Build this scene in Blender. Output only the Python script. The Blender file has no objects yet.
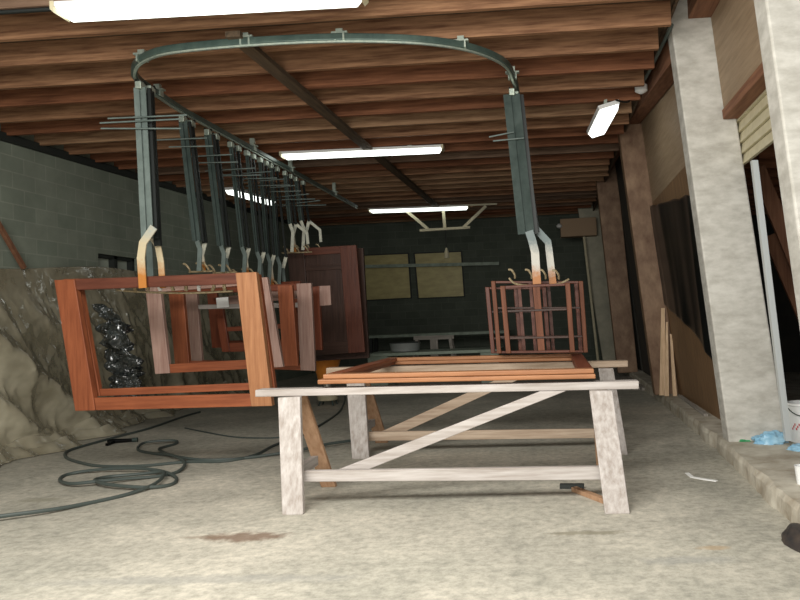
import bpy, bmesh, math, random
from mathutils import Vector, Matrix, noise
random.seed(7)
C = bpy.context.scene.collection
sc = bpy.context.scene
V = Vector

# ------------------------------------------------------------------ camera
FPX, PX, PY = 720.0, 510.0, 300.0
VPX, VPY, ROLL = 552.0, 315.0, 0.04
CAM = V((0, 0, 1.41))
yc = V(((VPX-PX)/FPX, -(VPY-PY)/FPX, -1.0)).normalized()
a_ = V((-ROLL, 1.0, 0.0))
zc = V((-ROLL, 1.0, (a_.x*yc.x + a_.y*yc.y)/(-yc.z))).normalized()
xc = yc.cross(zc)
RV, UV_, BV = (V((xc[i], yc[i], zc[i])) for i in range(3))
cd = bpy.data.cameras.new('camera'); cam = bpy.data.objects.new('camera', cd); C.objects.link(cam)
cd.sensor_width = 36.0; cd.lens = FPX*36.0/800.0
cd.shift_x = (400-PX)/800.0; cd.shift_y = (PY-300)/800.0
cd.clip_start = 0.05; cd.clip_end = 200
cam.matrix_world = Matrix(((RV.x, UV_.x, BV.x, CAM.x), (RV.y, UV_.y, BV.y, CAM.y), (RV.z, UV_.z, BV.z, CAM.z), (0, 0, 0, 1)))
sc.camera = cam

def ray(px, py): return RV*((px-PX)/FPX) + UV_*(-(py-PY)/FPX) - BV
def atY(px, py, Y):
    d = ray(px, py); return CAM + d*((Y-CAM.y)/d.y)
def atZ(px, py, z=0.0):
    d = ray(px, py); return CAM + d*((z-CAM.z)/d.z)
def atX(px, py, x):
    d = ray(px, py); return CAM + d*((x-CAM.x)/d.x)
def atP(px, py, p0, n):
    d = ray(px, py); return CAM + d*((p0-CAM).dot(n)/d.dot(n))

# ------------------------------------------------------------------ materials
def mat(name, base, rough=0.6, metal=0.0, base2=None, scale=6.0, stretch=(1, 1, 1), bump=0.0, bscale=None, spec=0.4, detail=6, lo=0.35, hi=0.65):
    m = bpy.data.materials.new(name); m.use_nodes = True
    nt = m.node_tree; b = nt.nodes['Principled BSDF']
    b.inputs['Base Color'].default_value = (*base, 1); b.inputs['Roughness'].default_value = rough
    b.inputs['Metallic'].default_value = metal; b.inputs['Specular IOR Level'].default_value = spec
    tc = nt.nodes.new('ShaderNodeTexCoord'); mp = nt.nodes.new('ShaderNodeMapping')
    mp.inputs['Scale'].default_value = stretch
    nt.links.new(tc.outputs['Object'], mp.inputs['Vector'])
    n = nt.nodes.new('ShaderNodeTexNoise'); n.inputs['Scale'].default_value = scale; n.inputs['Detail'].default_value = detail
    n.inputs['Roughness'].default_value = 0.62
    nt.links.new(mp.outputs['Vector'], n.inputs['Vector'])
    if base2 is not None:
        r = nt.nodes.new('ShaderNodeValToRGB'); r.color_ramp.elements[0].position = lo; r.color_ramp.elements[1].position = hi
        r.color_ramp.elements[0].color = (*base, 1); r.color_ramp.elements[1].color = (*base2, 1)
        nt.links.new(n.outputs['Fac'], r.inputs['Fac']); nt.links.new(r.outputs['Color'], b.inputs['Base Color'])
    if bump:
        bp = nt.nodes.new('ShaderNodeBump'); bp.inputs['Strength'].default_value = bump; bp.inputs['Distance'].default_value = 0.02
        nt.links.new(n.outputs['Fac'], bp.inputs['Height']); nt.links.new(bp.outputs['Normal'], b.inputs['Normal'])
    return m

_w = {}
WOODS = {  # dark grain, light grain, roughness
    'mahogany': ((0.165, 0.046, 0.02), (0.29, 0.09, 0.038), 0.42),
    'orange':   ((0.25, 0.105, 0.046), (0.40, 0.19, 0.09), 0.42),
    'redbrown': ((0.11, 0.028, 0.014), (0.21, 0.06, 0.028), 0.38),
    'dark':     ((0.035, 0.018, 0.013), (0.07, 0.036, 0.026), 0.35),
    'sheen':    ((0.25, 0.145, 0.115), (0.40, 0.27, 0.225), 0.25),  # pale sky reflection on glossy stiles, painted into the wood colour
    'benchtan': ((0.30, 0.215, 0.15), (0.50, 0.395, 0.30), 0.75),
    'slimred':  ((0.10, 0.034, 0.016), (0.19, 0.07, 0.035), 0.55),
    'doorred':  ((0.075, 0.024, 0.015), (0.14, 0.047, 0.028), 0.38),
    'bench':    ((0.30, 0.26, 0.23), (0.50, 0.465, 0.44), 0.75),
    'raw':      ((0.30, 0.17, 0.095), (0.46, 0.29, 0.18), 0.7),
    'joist':    ((0.115, 0.050, 0.025), (0.36, 0.195, 0.105), 0.75),
    'joistpale': ((0.16, 0.082, 0.042), (0.40, 0.245, 0.14), 0.75),
    'joistgrey': ((0.10, 0.058, 0.038), (0.23, 0.15, 0.10), 0.8),
    'joistred': ((0.105, 0.038, 0.018), (0.27, 0.112, 0.055), 0.75),
    'deck':     ((0.07, 0.05, 0.033), (0.14, 0.095, 0.06), 0.85),
    'beam':     ((0.14, 0.062, 0.036), (0.26, 0.125, 0.07), 0.75),
    'plywood':  ((0.24, 0.17, 0.105), (0.34, 0.25, 0.165), 0.55),
    'brownply': ((0.14, 0.082, 0.042), (0.25, 0.15, 0.078), 0.5),
    'offcut':   ((0.55, 0.38, 0.23), (0.78, 0.58, 0.39), 0.7),
    'grey':     ((0.22, 0.20, 0.175), (0.38, 0.35, 0.31), 0.8),
}
def wood(kind, axis='x'):
    k = (kind, axis)
    if k not in _w:
        d, l, r = WOODS[kind]
        st = {'x': (0.6, 9, 9), 'y': (9, 0.6, 9), 'z': (9, 9, 0.6)}[axis]
        _w[k] = mat('wood_%s_%s' % k, d, r, base2=l, scale=3.2, stretch=st, bump=0.12, lo=0.32, hi=0.68, spec=0.22)
    return _w[k]

M = {}
M['steel'] = mat('dark_green_steel', (0.032, 0.046, 0.041), 0.7, 0.0, spec=0.15, base2=(0.06, 0.08, 0.073), scale=5)
M['steel_light'] = mat('grey_green_steel', (0.085, 0.11, 0.10), 0.6, 0.05, spec=0.3, base2=(0.15, 0.185, 0.172), scale=4)
M['steel_black'] = mat('blackened_steel', (0.012, 0.015, 0.014), 0.5, 0.2)
M['galv'] = mat('galvanised', (0.34, 0.41, 0.36), 0.38, 0.6, base2=(0.5, 0.55, 0.46), scale=30)
M['track'] = mat('painted_track', (0.055, 0.085, 0.075), 0.33, 0.35, base2=(0.09, 0.13, 0.11), scale=8)
M['brass'] = mat('brass_hook', (0.50, 0.42, 0.27), 0.4, 0.4, base2=(0.3, 0.22, 0.12), scale=40)
M['white'] = mat('white_paint', (0.72, 0.72, 0.70), 0.5)
M['cream'] = mat('cream_paint', (0.58, 0.53, 0.37), 0.5, base2=(0.50, 0.45, 0.30), scale=12)
M['concrete_col'] = mat('concrete_column', (0.37, 0.355, 0.315), 0.9, base2=(0.53, 0.515, 0.47), scale=5, stretch=(1, 1, 2.2), bump=0.25)
M['hose'] = mat('hose_rubber', (0.06, 0.075, 0.068), 0.5)
M['black'] = mat('black_plastic', (0.005, 0.005, 0.005), 0.3, spec=0.12)
M['rubber'] = mat('black_rubber', (0.02, 0.02, 0.022), 0.5, base2=(0.06, 0.045, 0.035), scale=9)
M['orange_plastic'] = mat('orange_plastic', (0.85, 0.30, 0.045), 0.42, base2=(0.75, 0.25, 0.04), scale=8)
M['blue_plastic'] = mat('blue_plastic', (0.20, 0.42, 0.60), 0.35, base2=(0.36, 0.58, 0.72), scale=8)
M['green_plastic'] = mat('green_plastic', (0.05, 0.30, 0.12), 0.4)
M['white_plastic'] = mat('white_plastic', (0.78, 0.79, 0.78), 0.35)
M['pale'] = mat('pale_green_paint', (0.30, 0.36, 0.29), 0.6, base2=(0.20, 0.24, 0.19), scale=7)
M['post'] = mat('whitish_steel', (0.55, 0.58, 0.58), 0.4, 0.3)
M['paper'] = mat('paper', (0.82, 0.82, 0.80), 0.8)
M['red_ink'] = mat('red_print', (0.55, 0.04, 0.05), 0.5)
M['pump_metal'] = mat('pump_metal', (0.40, 0.38, 0.33), 0.4, 0.4)
M['chrome'] = mat('pan_metal', (0.36, 0.38, 0.37), 0.3, 0.3)
M['darkpaint'] = mat('dark_paint', (0.022, 0.026, 0.023), 0.7)
M['voidwall'] = mat('dark_shed_wall', (0.03, 0.03, 0.027), 0.9, base2=(0.05, 0.045, 0.035), scale=3)  # shade of the lean-to and far openings put into this near-black colour
M['board'] = mat('yellowed_board', (0.34, 0.285, 0.115), 0.45, base2=(0.47, 0.40, 0.17), scale=2.5, stretch=(1, 1, 3), detail=9)
M['cardboard'] = mat('cardboard', (0.36, 0.25, 0.16), 0.85)

def rust_mat(name, z0, z1, top=(0.36, 0.42, 0.42), mid=(0.60, 0.55, 0.42), low=(0.46, 0.17, 0.03)):
    """worn fork prongs: bare blue-grey steel, whitened by spray, orange varnish build-up on the tip"""
    m = mat(name, top, 0.45)
    nt = m.node_tree; b = nt.nodes['Principled BSDF']
    g = nt.nodes.new('ShaderNodeNewGeometry'); sx = nt.nodes.new('ShaderNodeSeparateXYZ')
    nt.links.new(g.outputs['Position'], sx.inputs[0])
    n = [q for q in nt.nodes if q.type == 'TEX_NOISE'][0]; n.inputs['Scale'].default_value = 18
    mr = nt.nodes.new('ShaderNodeMapRange'); mr.inputs[1].default_value = z0; mr.inputs[2].default_value = z1
    nt.links.new(sx.outputs['Z'], mr.inputs[0])
    ad = nt.nodes.new('ShaderNodeMath'); ad.operation = 'MULTIPLY_ADD'; ad.inputs[1].default_value = 0.35; 
    nt.links.new(n.outputs['Fac'], ad.inputs[0]); nt.links.new(mr.outputs[0], ad.inputs[2])
    r = nt.nodes.new('ShaderNodeValToRGB'); e = r.color_ramp.elements
    e[0].position = 0.40; e[0].color = (*low, 1); e[1].position = 0.95; e[1].color = (*top, 1)
    q = e.new(0.58); q.color = (*mid, 1); q = e.new(0.72); q.color = (*mid, 1)
    nt.links.new(ad.outputs[0], r.inputs['Fac']); nt.links.new(r.outputs['Color'], b.inputs['Base Color'])
    return m

def emis(name, col, s):
    m = bpy.data.materials.new(name); m.use_nodes = True; nt = m.node_tree; nt.nodes.clear()
    e = nt.nodes.new('ShaderNodeEmission'); e.inputs[0].default_value = (*col, 1); e.inputs[1].default_value = s
    o = nt.nodes.new('ShaderNodeOutputMaterial'); nt.links.new(e.outputs[0], o.inputs[0]); return m
M['tube'] = emis('lit_diffuser', (0.95, 1.0, 0.93), 3.2)

def block_mat(name, c1, c2, mortar, comb, bump=0.35):
    m = mat(name, c1, 0.9); nt = m.node_tree; b = nt.nodes['Principled BSDF']
    tc = [n for n in nt.nodes if n.type == 'TEX_COORD'][0]
    sx = nt.nodes.new('ShaderNodeSeparateXYZ'); cx = nt.nodes.new('ShaderNodeCombineXYZ')
    g = nt.nodes.new('ShaderNodeNewGeometry')
    nt.links.new(g.outputs['Position'], sx.inputs[0])
    nt.links.new(sx.outputs[comb], cx.inputs[0]); nt.links.new(sx.outputs['Z'], cx.inputs[1])
    br = nt.nodes.new('ShaderNodeTexBrick'); br.inputs['Scale'].default_value = 1
    br.inputs['Brick Width'].default_value = 0.42; br.inputs['Row Height'].default_value = 0.21; br.inputs['Mortar Size'].default_value = 0.009
    br.inputs['Color1'].default_value = (*c1, 1); br.inputs['Color2'].default_value = (*c2, 1); br.inputs['Mortar'].default_value = (*mortar, 1)
    br.inputs['Bias'].default_value = -0.1
    nt.links.new(cx.outputs[0], br.inputs['Vector'])
    n = [q for q in nt.nodes if q.type == 'TEX_NOISE'][0]; n.inputs['Scale'].default_value = 2.2
    mx = nt.nodes.new('ShaderNodeMixRGB'); mx.blend_type = 'MULTIPLY'; mx.inputs[0].default_value = 0.55
    rr = nt.nodes.new('ShaderNodeValToRGB'); rr.color_ramp.elements[0].position = 0.25; rr.color_ramp.elements[1].position = 0.7
    rr.color_ramp.elements[0].color = (0.5, 0.5, 0.5, 1)
    nt.links.new(n.outputs['Fac'], rr.inputs['Fac'])
    nt.links.new(br.outputs['Color'], mx.inputs[1]); nt.links.new(rr.outputs['Color'], mx.inputs[2])
    nt.links.new(mx.outputs[0], b.inputs['Base Color'])
    bp = nt.nodes.new('ShaderNodeBump'); bp.inputs['Strength'].default_value = bump; bp.inputs['Distance'].default_value = 0.01; bp.invert = True
    nt.links.new(br.outputs['Fac'], bp.inputs['Height']); nt.links.new(bp.outputs['Normal'], b.inputs['Normal'])
    return m
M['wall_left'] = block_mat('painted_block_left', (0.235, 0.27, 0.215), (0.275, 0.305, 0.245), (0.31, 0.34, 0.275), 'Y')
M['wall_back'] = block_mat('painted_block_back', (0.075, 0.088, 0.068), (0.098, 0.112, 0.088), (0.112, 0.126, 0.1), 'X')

def floor_mat():
    m = mat('worn_concrete_floor', (0.40, 0.385, 0.33), 0.85, spec=0.3); nt = m.node_tree; b = nt.nodes['Principled BSDF']
    g = nt.nodes.new('ShaderNodeNewGeometry')
    def N(scale, det=8, rough=0.6, st=(1, 1, 1)):
        mp = nt.nodes.new('ShaderNodeMapping'); mp.inputs['Scale'].default_value = st
        nt.links.new(g.outputs['Position'], mp.inputs['Vector'])
        n = nt.nodes.new('ShaderNodeTexNoise'); n.inputs['Scale'].default_value = scale; n.inputs['Detail'].default_value = det; n.inputs['Roughness'].default_value = rough
        nt.links.new(mp.outputs[0], n.inputs['Vector']); return n
    def ramp(src, p0, c0, p1, c1):
        r = nt.nodes.new('ShaderNodeValToRGB'); r.color_ramp.elements[0].position = p0; r.color_ramp.elements[1].position = p1
        r.color_ramp.elements[0].color = (*c0, 1); r.color_ramp.elements[1].color = (*c1, 1); nt.links.new(src, r.inputs['Fac']); return r
    n1 = N(1.3, 9, .68); n2 = N(14, 12, 0.78); n3 = N(0.55, 5)
    c = ramp(n1.outputs['Fac'], 0.33, (0.42, 0.40, 0.345), 0.66, (0.62, 0.58, 0.50))
    fine = ramp(n2.outputs['Fac'], 0.36, (0.62, 0.63, 0.62), 0.60, (1.08, 1.08, 1.07))
    mx = nt.nodes.new('ShaderNodeMixRGB'); mx.blend_type = 'MULTIPLY'; mx.inputs[0].default_value = 1
    nt.links.new(c.outputs[0], mx.inputs[1]); nt.links.new(fine.outputs[0], mx.inputs[2])
    cur = mx.outputs[0]
    big = ramp(n3.outputs['Fac'], 0.38, (0.78, 0.79, 0.77), 0.6, (1.0, 0.99, 0.97))
    mx = nt.nodes.new('ShaderNodeMixRGB'); mx.blend_type = 'MULTIPLY'; mx.inputs[0].default_value = 1
    nt.links.new(cur, mx.inputs[1]); nt.links.new(big.outputs[0], mx.inputs[2]); cur = mx.outputs[0]
    # spills and worn patches with a shape of their own
    def blotch(p, rx, ry, col, amt, soft=0.5):
        nonlocal cur
        sub = nt.nodes.new('ShaderNodeVectorMath'); sub.operation = 'SUBTRACT'; sub.inputs[1].default_value = (p.x, p.y, 0)
        nt.links.new(g.outputs['Position'], sub.inputs[0])
        ml = nt.nodes.new('ShaderNodeVectorMath'); ml.operation = 'MULTIPLY'; ml.inputs[1].default_value = (1/rx, 1/ry, 0)
        nt.links.new(sub.outputs[0], ml.inputs[0])
        ln = nt.nodes.new('ShaderNodeVectorMath'); ln.operation = 'LENGTH'; nt.links.new(ml.outputs[0], ln.inputs[0])
        nn = N(7, 6)
        ad = nt.nodes.new('ShaderNodeMath'); ad.operation = 'MULTIPLY_ADD'; ad.inputs[1].default_value = 1.5
        nt.links.new(nn.outputs['Fac'], ad.inputs[0]); nt.links.new(ln.outputs['Value'], ad.inputs[2])
        mr = nt.nodes.new('ShaderNodeMapRange'); mr.inputs[1].default_value = 1.65; mr.inputs[2].default_value = 1.65-soft; mr.inputs[3].default_value = 0; mr.inputs[4].default_value = amt
        nt.links.new(ad.outputs[0], mr.inputs[0])
        mx = nt.nodes.new('ShaderNodeMixRGB'); nt.links.new(mr.outputs[0], mx.inputs[0]); nt.links.new(cur, mx.inputs[1]); mx.inputs[2].default_value = (*col, 1)
        cur = mx.outputs[0]
    blotch(atZ(246, 537), 0.36, 0.16, (0.16, 0.09, 0.055), 0.75)
    blotch(atZ(200, 537), 0.22, 0.05, (0.22, 0.16, 0.11), 0.5)
    blotch(atZ(585, 533), 0.34, 0.06, (0.20, 0.18, 0.12), 0.65)
    blotch(atZ(340, 500), 0.12, 0.10, (0.28, 0.27, 0.22), 0.6)
    blotch(atZ(690, 560), 0.35, 0.10, (0.26, 0.27, 0.26), 0.4)
    blotch(atZ(200, 580), 1.3, 0.10, (0.27, 0.27, 0.25), 0.45)
    blotch(atZ(40, 500), 0.25, 0.12, (0.25, 0.24, 0.17), 0.5)
    blotch(atZ(715, 548), 0.12, 0.05, (0.42, 0.28, 0.14), 0.5)
    nt.links.new(cur, b.inputs['Base Color'])
    bp = nt.nodes.new('ShaderNodeBump'); bp.inputs['Strength'].default_value = 0.25; bp.inputs['Distance'].default_value = 0.01
    nt.links.new(n2.outputs['Fac'], bp.inputs['Height']); nt.links.new(bp.outputs['Normal'], b.inputs['Normal'])
    return m
M['floor'] = floor_mat()
M['kerb'] = mat('dirty_kerb_concrete', (0.30, 0.255, 0.19), 0.95, base2=(0.55, 0.515, 0.43), scale=3.5, bump=0.5)

def crinkle(m, sc_, dist, strength):
    """fine crumple facets of plastic film as a bump"""
    nt = m.node_tree; b = nt.nodes['Principled BSDF']
    g = nt.nodes.new('ShaderNodeNewGeometry'); nz = nt.nodes.new('ShaderNodeTexNoise'); nz.inputs['Scale'].default_value = 1.7; nz.inputs['Detail'].default_value = 3
    nt.links.new(g.outputs['Position'], nz.inputs['Vector'])
    mx = nt.nodes.new('ShaderNodeVectorMath'); mx.operation = 'MULTIPLY_ADD'; mx.inputs[1].default_value = (.7, .7, .7)
    nt.links.new(nz.outputs['Color'], mx.inputs[0]); nt.links.new(g.outputs['Position'], mx.inputs[2])
    mp = nt.nodes.new('ShaderNodeMapping'); mp.inputs['Rotation'].default_value = (0.5, 0, 0); mp.inputs['Scale'].default_value = (1, 1.6, .75)
    nt.links.new(mx.outputs[0], mp.inputs['Vector'])
    prev = None
    for k_, (s_, st) in enumerate(((sc_, strength), (sc_*2.9, strength*.6))):
        v = nt.nodes.new('ShaderNodeTexVoronoi'); v.feature = 'F1'; v.inputs['Scale'].default_value = s_
        nt.links.new(mp.outputs[0], v.inputs['Vector'])
        bp = nt.nodes.new('ShaderNodeBump'); bp.inputs['Strength'].default_value = st; bp.inputs['Distance'].default_value = dist/(1+k_*2)
        nt.links.new(v.outputs['Distance'], bp.inputs['Height'])
        if prev: nt.links.new(prev.outputs[0], bp.inputs['Normal'])
        prev = bp
    nt.links.new(prev.outputs[0], b.inputs['Normal']); nt.links.new(prev.outputs[0], b.inputs['Coat Normal'])
    return m
def sheet_mat(name, c1, c2, rough, transp, scale=3):
    m = crinkle(mat(name, c1, rough, base2=c2, scale=scale, spec=0.8, detail=3), 2.4, 0.035, 0.4); nt = m.node_tree
    b = nt.nodes['Principled BSDF']; o = [n for n in nt.nodes if n.type == 'OUTPUT_MATERIAL'][0]
    b.inputs['Coat Weight'].default_value = 1.0; b.inputs['Coat Roughness'].default_value = 0.10; b.inputs['Coat IOR'].default_value = 1.6
    t = nt.nodes.new('ShaderNodeBsdfTransparent')
    s2 = nt.nodes.new('ShaderNodeMixShader'); s2.inputs[0].default_value = transp
    nt.links.new(b.outputs[0], s2.inputs[1]); nt.links.new(t.outputs[0], s2.inputs[2]); nt.links.new(s2.outputs[0], o.inputs[0])
    return m
M['poly'] = sheet_mat('dusty_clear_plastic', (0.32, 0.285, 0.195), (0.54, 0.495, 0.365), 0.25, 0.36, 2.0)
M['darkpoly'] = mat('shiny_dark_plastic', (0.03, 0.038, 0.038), 0.16, base2=(0.07, 0.085, 0.085), scale=4, spec=0.9)

# ------------------------------------------------------------------ mesh building
class MB:
    def __init__(s): s.v = []; s.f = []; s.smooth = False
    def add(s, vs, fs):
        o = len(s.v); s.v += [V(p) for p in vs]; s.f += [tuple(i+o for i in f) for f in fs]; return s
    def prism(s, pts, ext):
        pts = [V(p) for p in pts]; n = len(pts); e = V(ext)
        nrm = V((0, 0, 0))
        for i in range(n): nrm += pts[i].cross(pts[(i+1) % n])
        if nrm.dot(e) > 0: pts = pts[::-1]
        fs = [tuple(range(n)), tuple(range(2*n-1, n-1, -1))]
        for i in range(n): j = (i+1) % n; fs.append((i, i+n, j+n, j))
        return s.add(pts + [p+e for p in pts], fs)
    def box(s, lo, hi):
        x0, y0, z0 = lo; x1, y1, z1 = hi
        return s.prism([(x0, y0, z0), (x1, y0, z0), (x1, y1, z0), (x0, y1, z0)], (0, 0, z1-z0))
    def bar(s, a, b, w, h, up=(0, 0, 1)):
        a = V(a); b = V(b); d = (b-a).normalized(); u = V(up)
        if abs(d.dot(u)) > 0.97: u = V((0, 1, 0))
        r = d.cross(u).normalized(); u = r.cross(d).normalized()
        q = [a + r*(w/2*i) + u*(h/2*j) for i, j in ((-1, -1), (1, -1), (1, 1), (-1, 1))]
        return s.prism(q, b-a)
    def sweep(s, pts, w, h, up=(0, 0, 1)):
        pts = [V(p) for p in pts]; n = len(pts); vs = []; U = V(up)
        for i, p in enumerate(pts):
            d = (pts[min(i+1, n-1)]-pts[max(i-1, 0)]).normalized()
            u = U if abs(d.dot(U)) < 0.97 else V((0, 1, 0))
            r = d.cross(u).normalized(); q = r.cross(d)
            vs += [p + r*(w/2*i2) + q*(h/2*j2) for i2, j2 in ((-1, -1), (1, -1), (1, 1), (-1, 1))]
        fs = [(3, 2, 1, 0), tuple(range(4*n-4, 4*n))]
        for i in range(n-1):
            for k in range(4): l = (k+1) % 4; fs.append((4*i+k, 4*i+l, 4*i+4+l, 4*i+4+k))
        return s.add(vs, fs)
    def tube(s, pts, r, seg=8):
        pts = [V(p) for p in pts]; n = len(pts); vs = []; pu = None
        for i, p in enumerate(pts):
            d = (pts[min(i+1, n-1)]-pts[max(i-1, 0)]).normalized()
            if pu is None: pu = d.orthogonal().normalized()
            pu = (pu - d*pu.dot(d)).normalized(); w = d.cross(pu)
            rr = r[i] if isinstance(r, (list, tuple)) else r
            vs += [p + (pu*math.cos(2*math.pi*k/seg) + w*math.sin(2*math.pi*k/seg))*rr for k in range(seg)]
        fs = [tuple(range(seg-1, -1, -1)), tuple(range((n-1)*seg, n*seg))]
        for i in range(n-1):
            for k in range(seg):
                l = (k+1) % seg; fs.append((i*seg+k, i*seg+l, (i+1)*seg+l, (i+1)*seg+k))
        s.smooth = True
        return s.add(vs, fs)
    def lathe(s, c, prof, seg=28, axis=None):
        c = V(c); vs = []; n = len(prof)
        for r, z in prof:
            for k in range(seg):
                a = 2*math.pi*k/seg; vs.append(c + V((r*math.cos(a), r*math.sin(a), z)))
        fs = []
        for i in range(n-1):
            for k in range(seg): l = (k+1) % seg; fs.append((i*seg+k, i*seg+l, (i+1)*seg+l, (i+1)*seg+k))
        fs += [tuple(range(seg-1, -1, -1)), tuple(range((n-1)*seg, n*seg))]
        s.smooth = True
        return s.add(vs, fs)
    def build(s, name, m, parent=None, bevel=0.0, kind=None):
        if parent is not None: o0 = wloc(parent)
        else:
            lo = V((min(p[i] for p in s.v) for i in range(3))); hi = V((max(p[i] for p in s.v) for i in range(3)))
            o0 = V(((lo.x+hi.x)/2, (lo.y+hi.y)/2, lo.z))
        me = bpy.data.meshes.new(name); me.from_pydata([p-o0 for p in s.v], [], s.f)
        bm = bmesh.new(); bm.from_mesh(me); bmesh.ops.recalc_face_normals(bm, faces=bm.faces); bm.to_mesh(me); bm.free()
        me.materials.append(m)
        if s.smooth:
            for p in me.polygons: p.use_smooth = True
            me.set_sharp_from_angle(angle=0.7)
        o = bpy.data.objects.new(name, me); C.objects.link(o)
        if parent is not None: o.parent = parent
        else: o.location = o0
        if bevel:
            b = o.modifiers.new('bevel', 'BEVEL'); b.width = bevel; b.segments = 2; b.limit_method = 'ANGLE'
        if kind: o['kind'] = kind
        return o
def wloc(o):
    p = V(o.location)
    while o.parent: o = o.parent; p += V(o.location)
    return p
def tag(o, label, cat, group=None, kind=None):
    o['label'] = label; o['category'] = cat
    if group: o['group'] = group
    if kind: o['kind'] = kind
    return o
def thing(name, loc, label, cat, group=None):
    o = bpy.data.objects.new(name, None); C.objects.link(o); o.location = V(loc); o.empty_display_size = 0.1
    return tag(o, label, cat, group)
def spline(pts, k=8):
    pts = [V(p) for p in pts]; out = []
    for i in range(len(pts)-1):
        p0 = pts[max(i-1, 0)]; p1 = pts[i]; p2 = pts[i+1]; p3 = pts[min(i+2, len(pts)-1)]
        for j in range(k):
            t = j/k
            out.append(0.5*((2*p1)+(p2-p0)*t+(2*p0-5*p1+4*p2-p3)*t*t+(3*p1-p0-3*p2+p3)*t**3))
    return out+[pts[-1]]

# ------------------------------------------------------------------ the setting
XL, YB = -7.0, 20.5
def zb(Y): return 3.95 + 0.02*(Y-6)        # underside of the joists
ZK = 0.15                                   # raised slab on the right
fl = MB(); fl.prism([(-12, -7, 0), (9, -7, 0), (9, 26, 0), (-12, 26, 0)], (0, 0, -0.2)); fl.build('floor', M['floor'], kind='structure')

w = MB(); w.prism([(XL, 2.2, 0), (XL, YB, 0), (XL, YB, zb(YB)+0.22), (XL, 2.2, zb(2.2)+0.22)], (-0.25, 0, 0))
# high window opening is cut as real pieces: wall below, above and beside it
wl = MB()
wa = atX(98, 252, XL); wb_ = atX(137, 274, XL)
y0, y1, z1, z0 = wa.y, wb_.y, wa.z-0.02, wb_.z
def wl_piece(ya, yb, za, zb_): wl.prism([(XL, ya, za[0]), (XL, yb, za[1]), (XL, yb, zb_[1]), (XL, ya, zb_[0])], (-0.25, 0, 0))
T = lambda y: zb(y)+0.22
wl_piece(2.2, y0, (0, 0), (T(2.2), T(y0))); wl_piece(y1, YB, (0, 0), (T(y1), T(YB)))
wl_piece(y0, y1, (0, 0), (z0, z0)); wl_piece(y0, y1, (z1, z1), (T(y0), T(y1)))
wl.build('wall_left', M['wall_left'], kind='structure')
win = MB()
for a, b in (((y0, z0), (y1, z0+0.05)), ((y0, z1-0.05), (y1, z1)), ((y0, z0), (y0+0.06, z1)), ((y1-0.06, z0), (y1, z1)), (((y0+y1)/2-0.04, z0), ((y0+y1)/2+0.04, z1))):
    win.box((XL-0.14, a[0], a[1]), (XL-0.04, b[0], b[1]))
wo = win.build('window_1', M['darkpaint'], kind='structure')
MB().box((XL-0.2, y0, z0), (XL-0.15, y1, z1)).build('pane', mat('frosted_pane', (0.50, 0.55, 0.46), 0.35), wo)

# back wall with two boarded windows
q = [atY(363, 256, YB), atY(408, 254, YB), atY(411, 297.5, YB), atY(366, 300, YB)]
q2 = [atY(415, 254, YB), atY(461, 252, YB), atY(464, 296, YB), atY(419, 298, YB)]
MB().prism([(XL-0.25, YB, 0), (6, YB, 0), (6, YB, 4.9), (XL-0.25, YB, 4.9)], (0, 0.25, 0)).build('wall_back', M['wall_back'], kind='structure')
for i, qq in enumerate((q, q2)):
    f = MB(); cen = sum(qq, V())/4
    outer = [cen+(p-cen)*1.05 for p in qq]
    for k in range(4):
        l = (k+1) % 4; f.prism([outer[k]+V((0, -0.06, 0)), outer[l]+V((0, -0.06, 0)), qq[l]+V((0, -0.06, 0)), qq[k]+V((0, -0.06, 0))], (0, 0.06, 0))
    fo = f.build('window_%d' % (i+2), M['darkpaint'], kind='structure')
    MB().prism([p+V((0, -0.02, 0)) for p in qq], (0, 0.018, 0)).build('board', M['board'], fo)
# ceiling: boarding with joists under it
X_R = 1.19
ce = MB(); XE = 1.24
ce.prism([(XL-0.25, 2.2, T(2.2)), (XE, 2.2, T(2.2)), (XE, YB+0.25, T(YB)), (XL-0.25, YB+0.25, T(YB))], (0, 0, 0.06))
ce.box((XE-.03, 2.2, T(2.2)+.061), (XE, YB+.25, 4.95)); ce.box((XE-.03, 2.2, 4.951), (7, YB+.25, 5.0))
ceo = ce.build('ceiling', wood('deck', 'x'), kind='structure')
Y = 3.45; k = 0
while Y < YB-0.2:
    j = MB(); dz = random.uniform(-0.004, 0.004); yy = Y+random.uniform(-0.008, 0.008)
    xs = random.uniform(-4, -1)
    j.box((XL, yy, zb(Y)+dz), (X_R+random.uniform(-.05, .05), yy+0.055, T(Y)-0.002))
    j.build('joist', wood(random.choice(('joist', 'joist', 'joistred', 'joistpale', 'joistgrey')), 'x'), ceo, bevel=0.004)
    Y += 0.60; k += 1
# strip nailed along the undersides of the joists
p1 = atZ(277, 70, zb(7)-0.02); p2 = atZ(417, 203, zb(14)-0.02)
dirv = (p2-p1)
tb = MB(); tb.bar(V((p1.x, p1.y-1.0, zb(p1.y-1)-0.03)), V((p1.x-0.05, 17.5, zb(17.5)-0.03)), 0.13, 0.05); tb.build('trim_1', wood('deck', 'y'), kind='structure')
# plate along the head of the left wall
MB().bar((XL+0.04, 2.3, zb(2.3)-0.02), (XL+0.04, YB-.02, zb(YB)-0.02), 0.08, 0.10).build('trim_2', M['darkpaint'], kind='structure')

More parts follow.
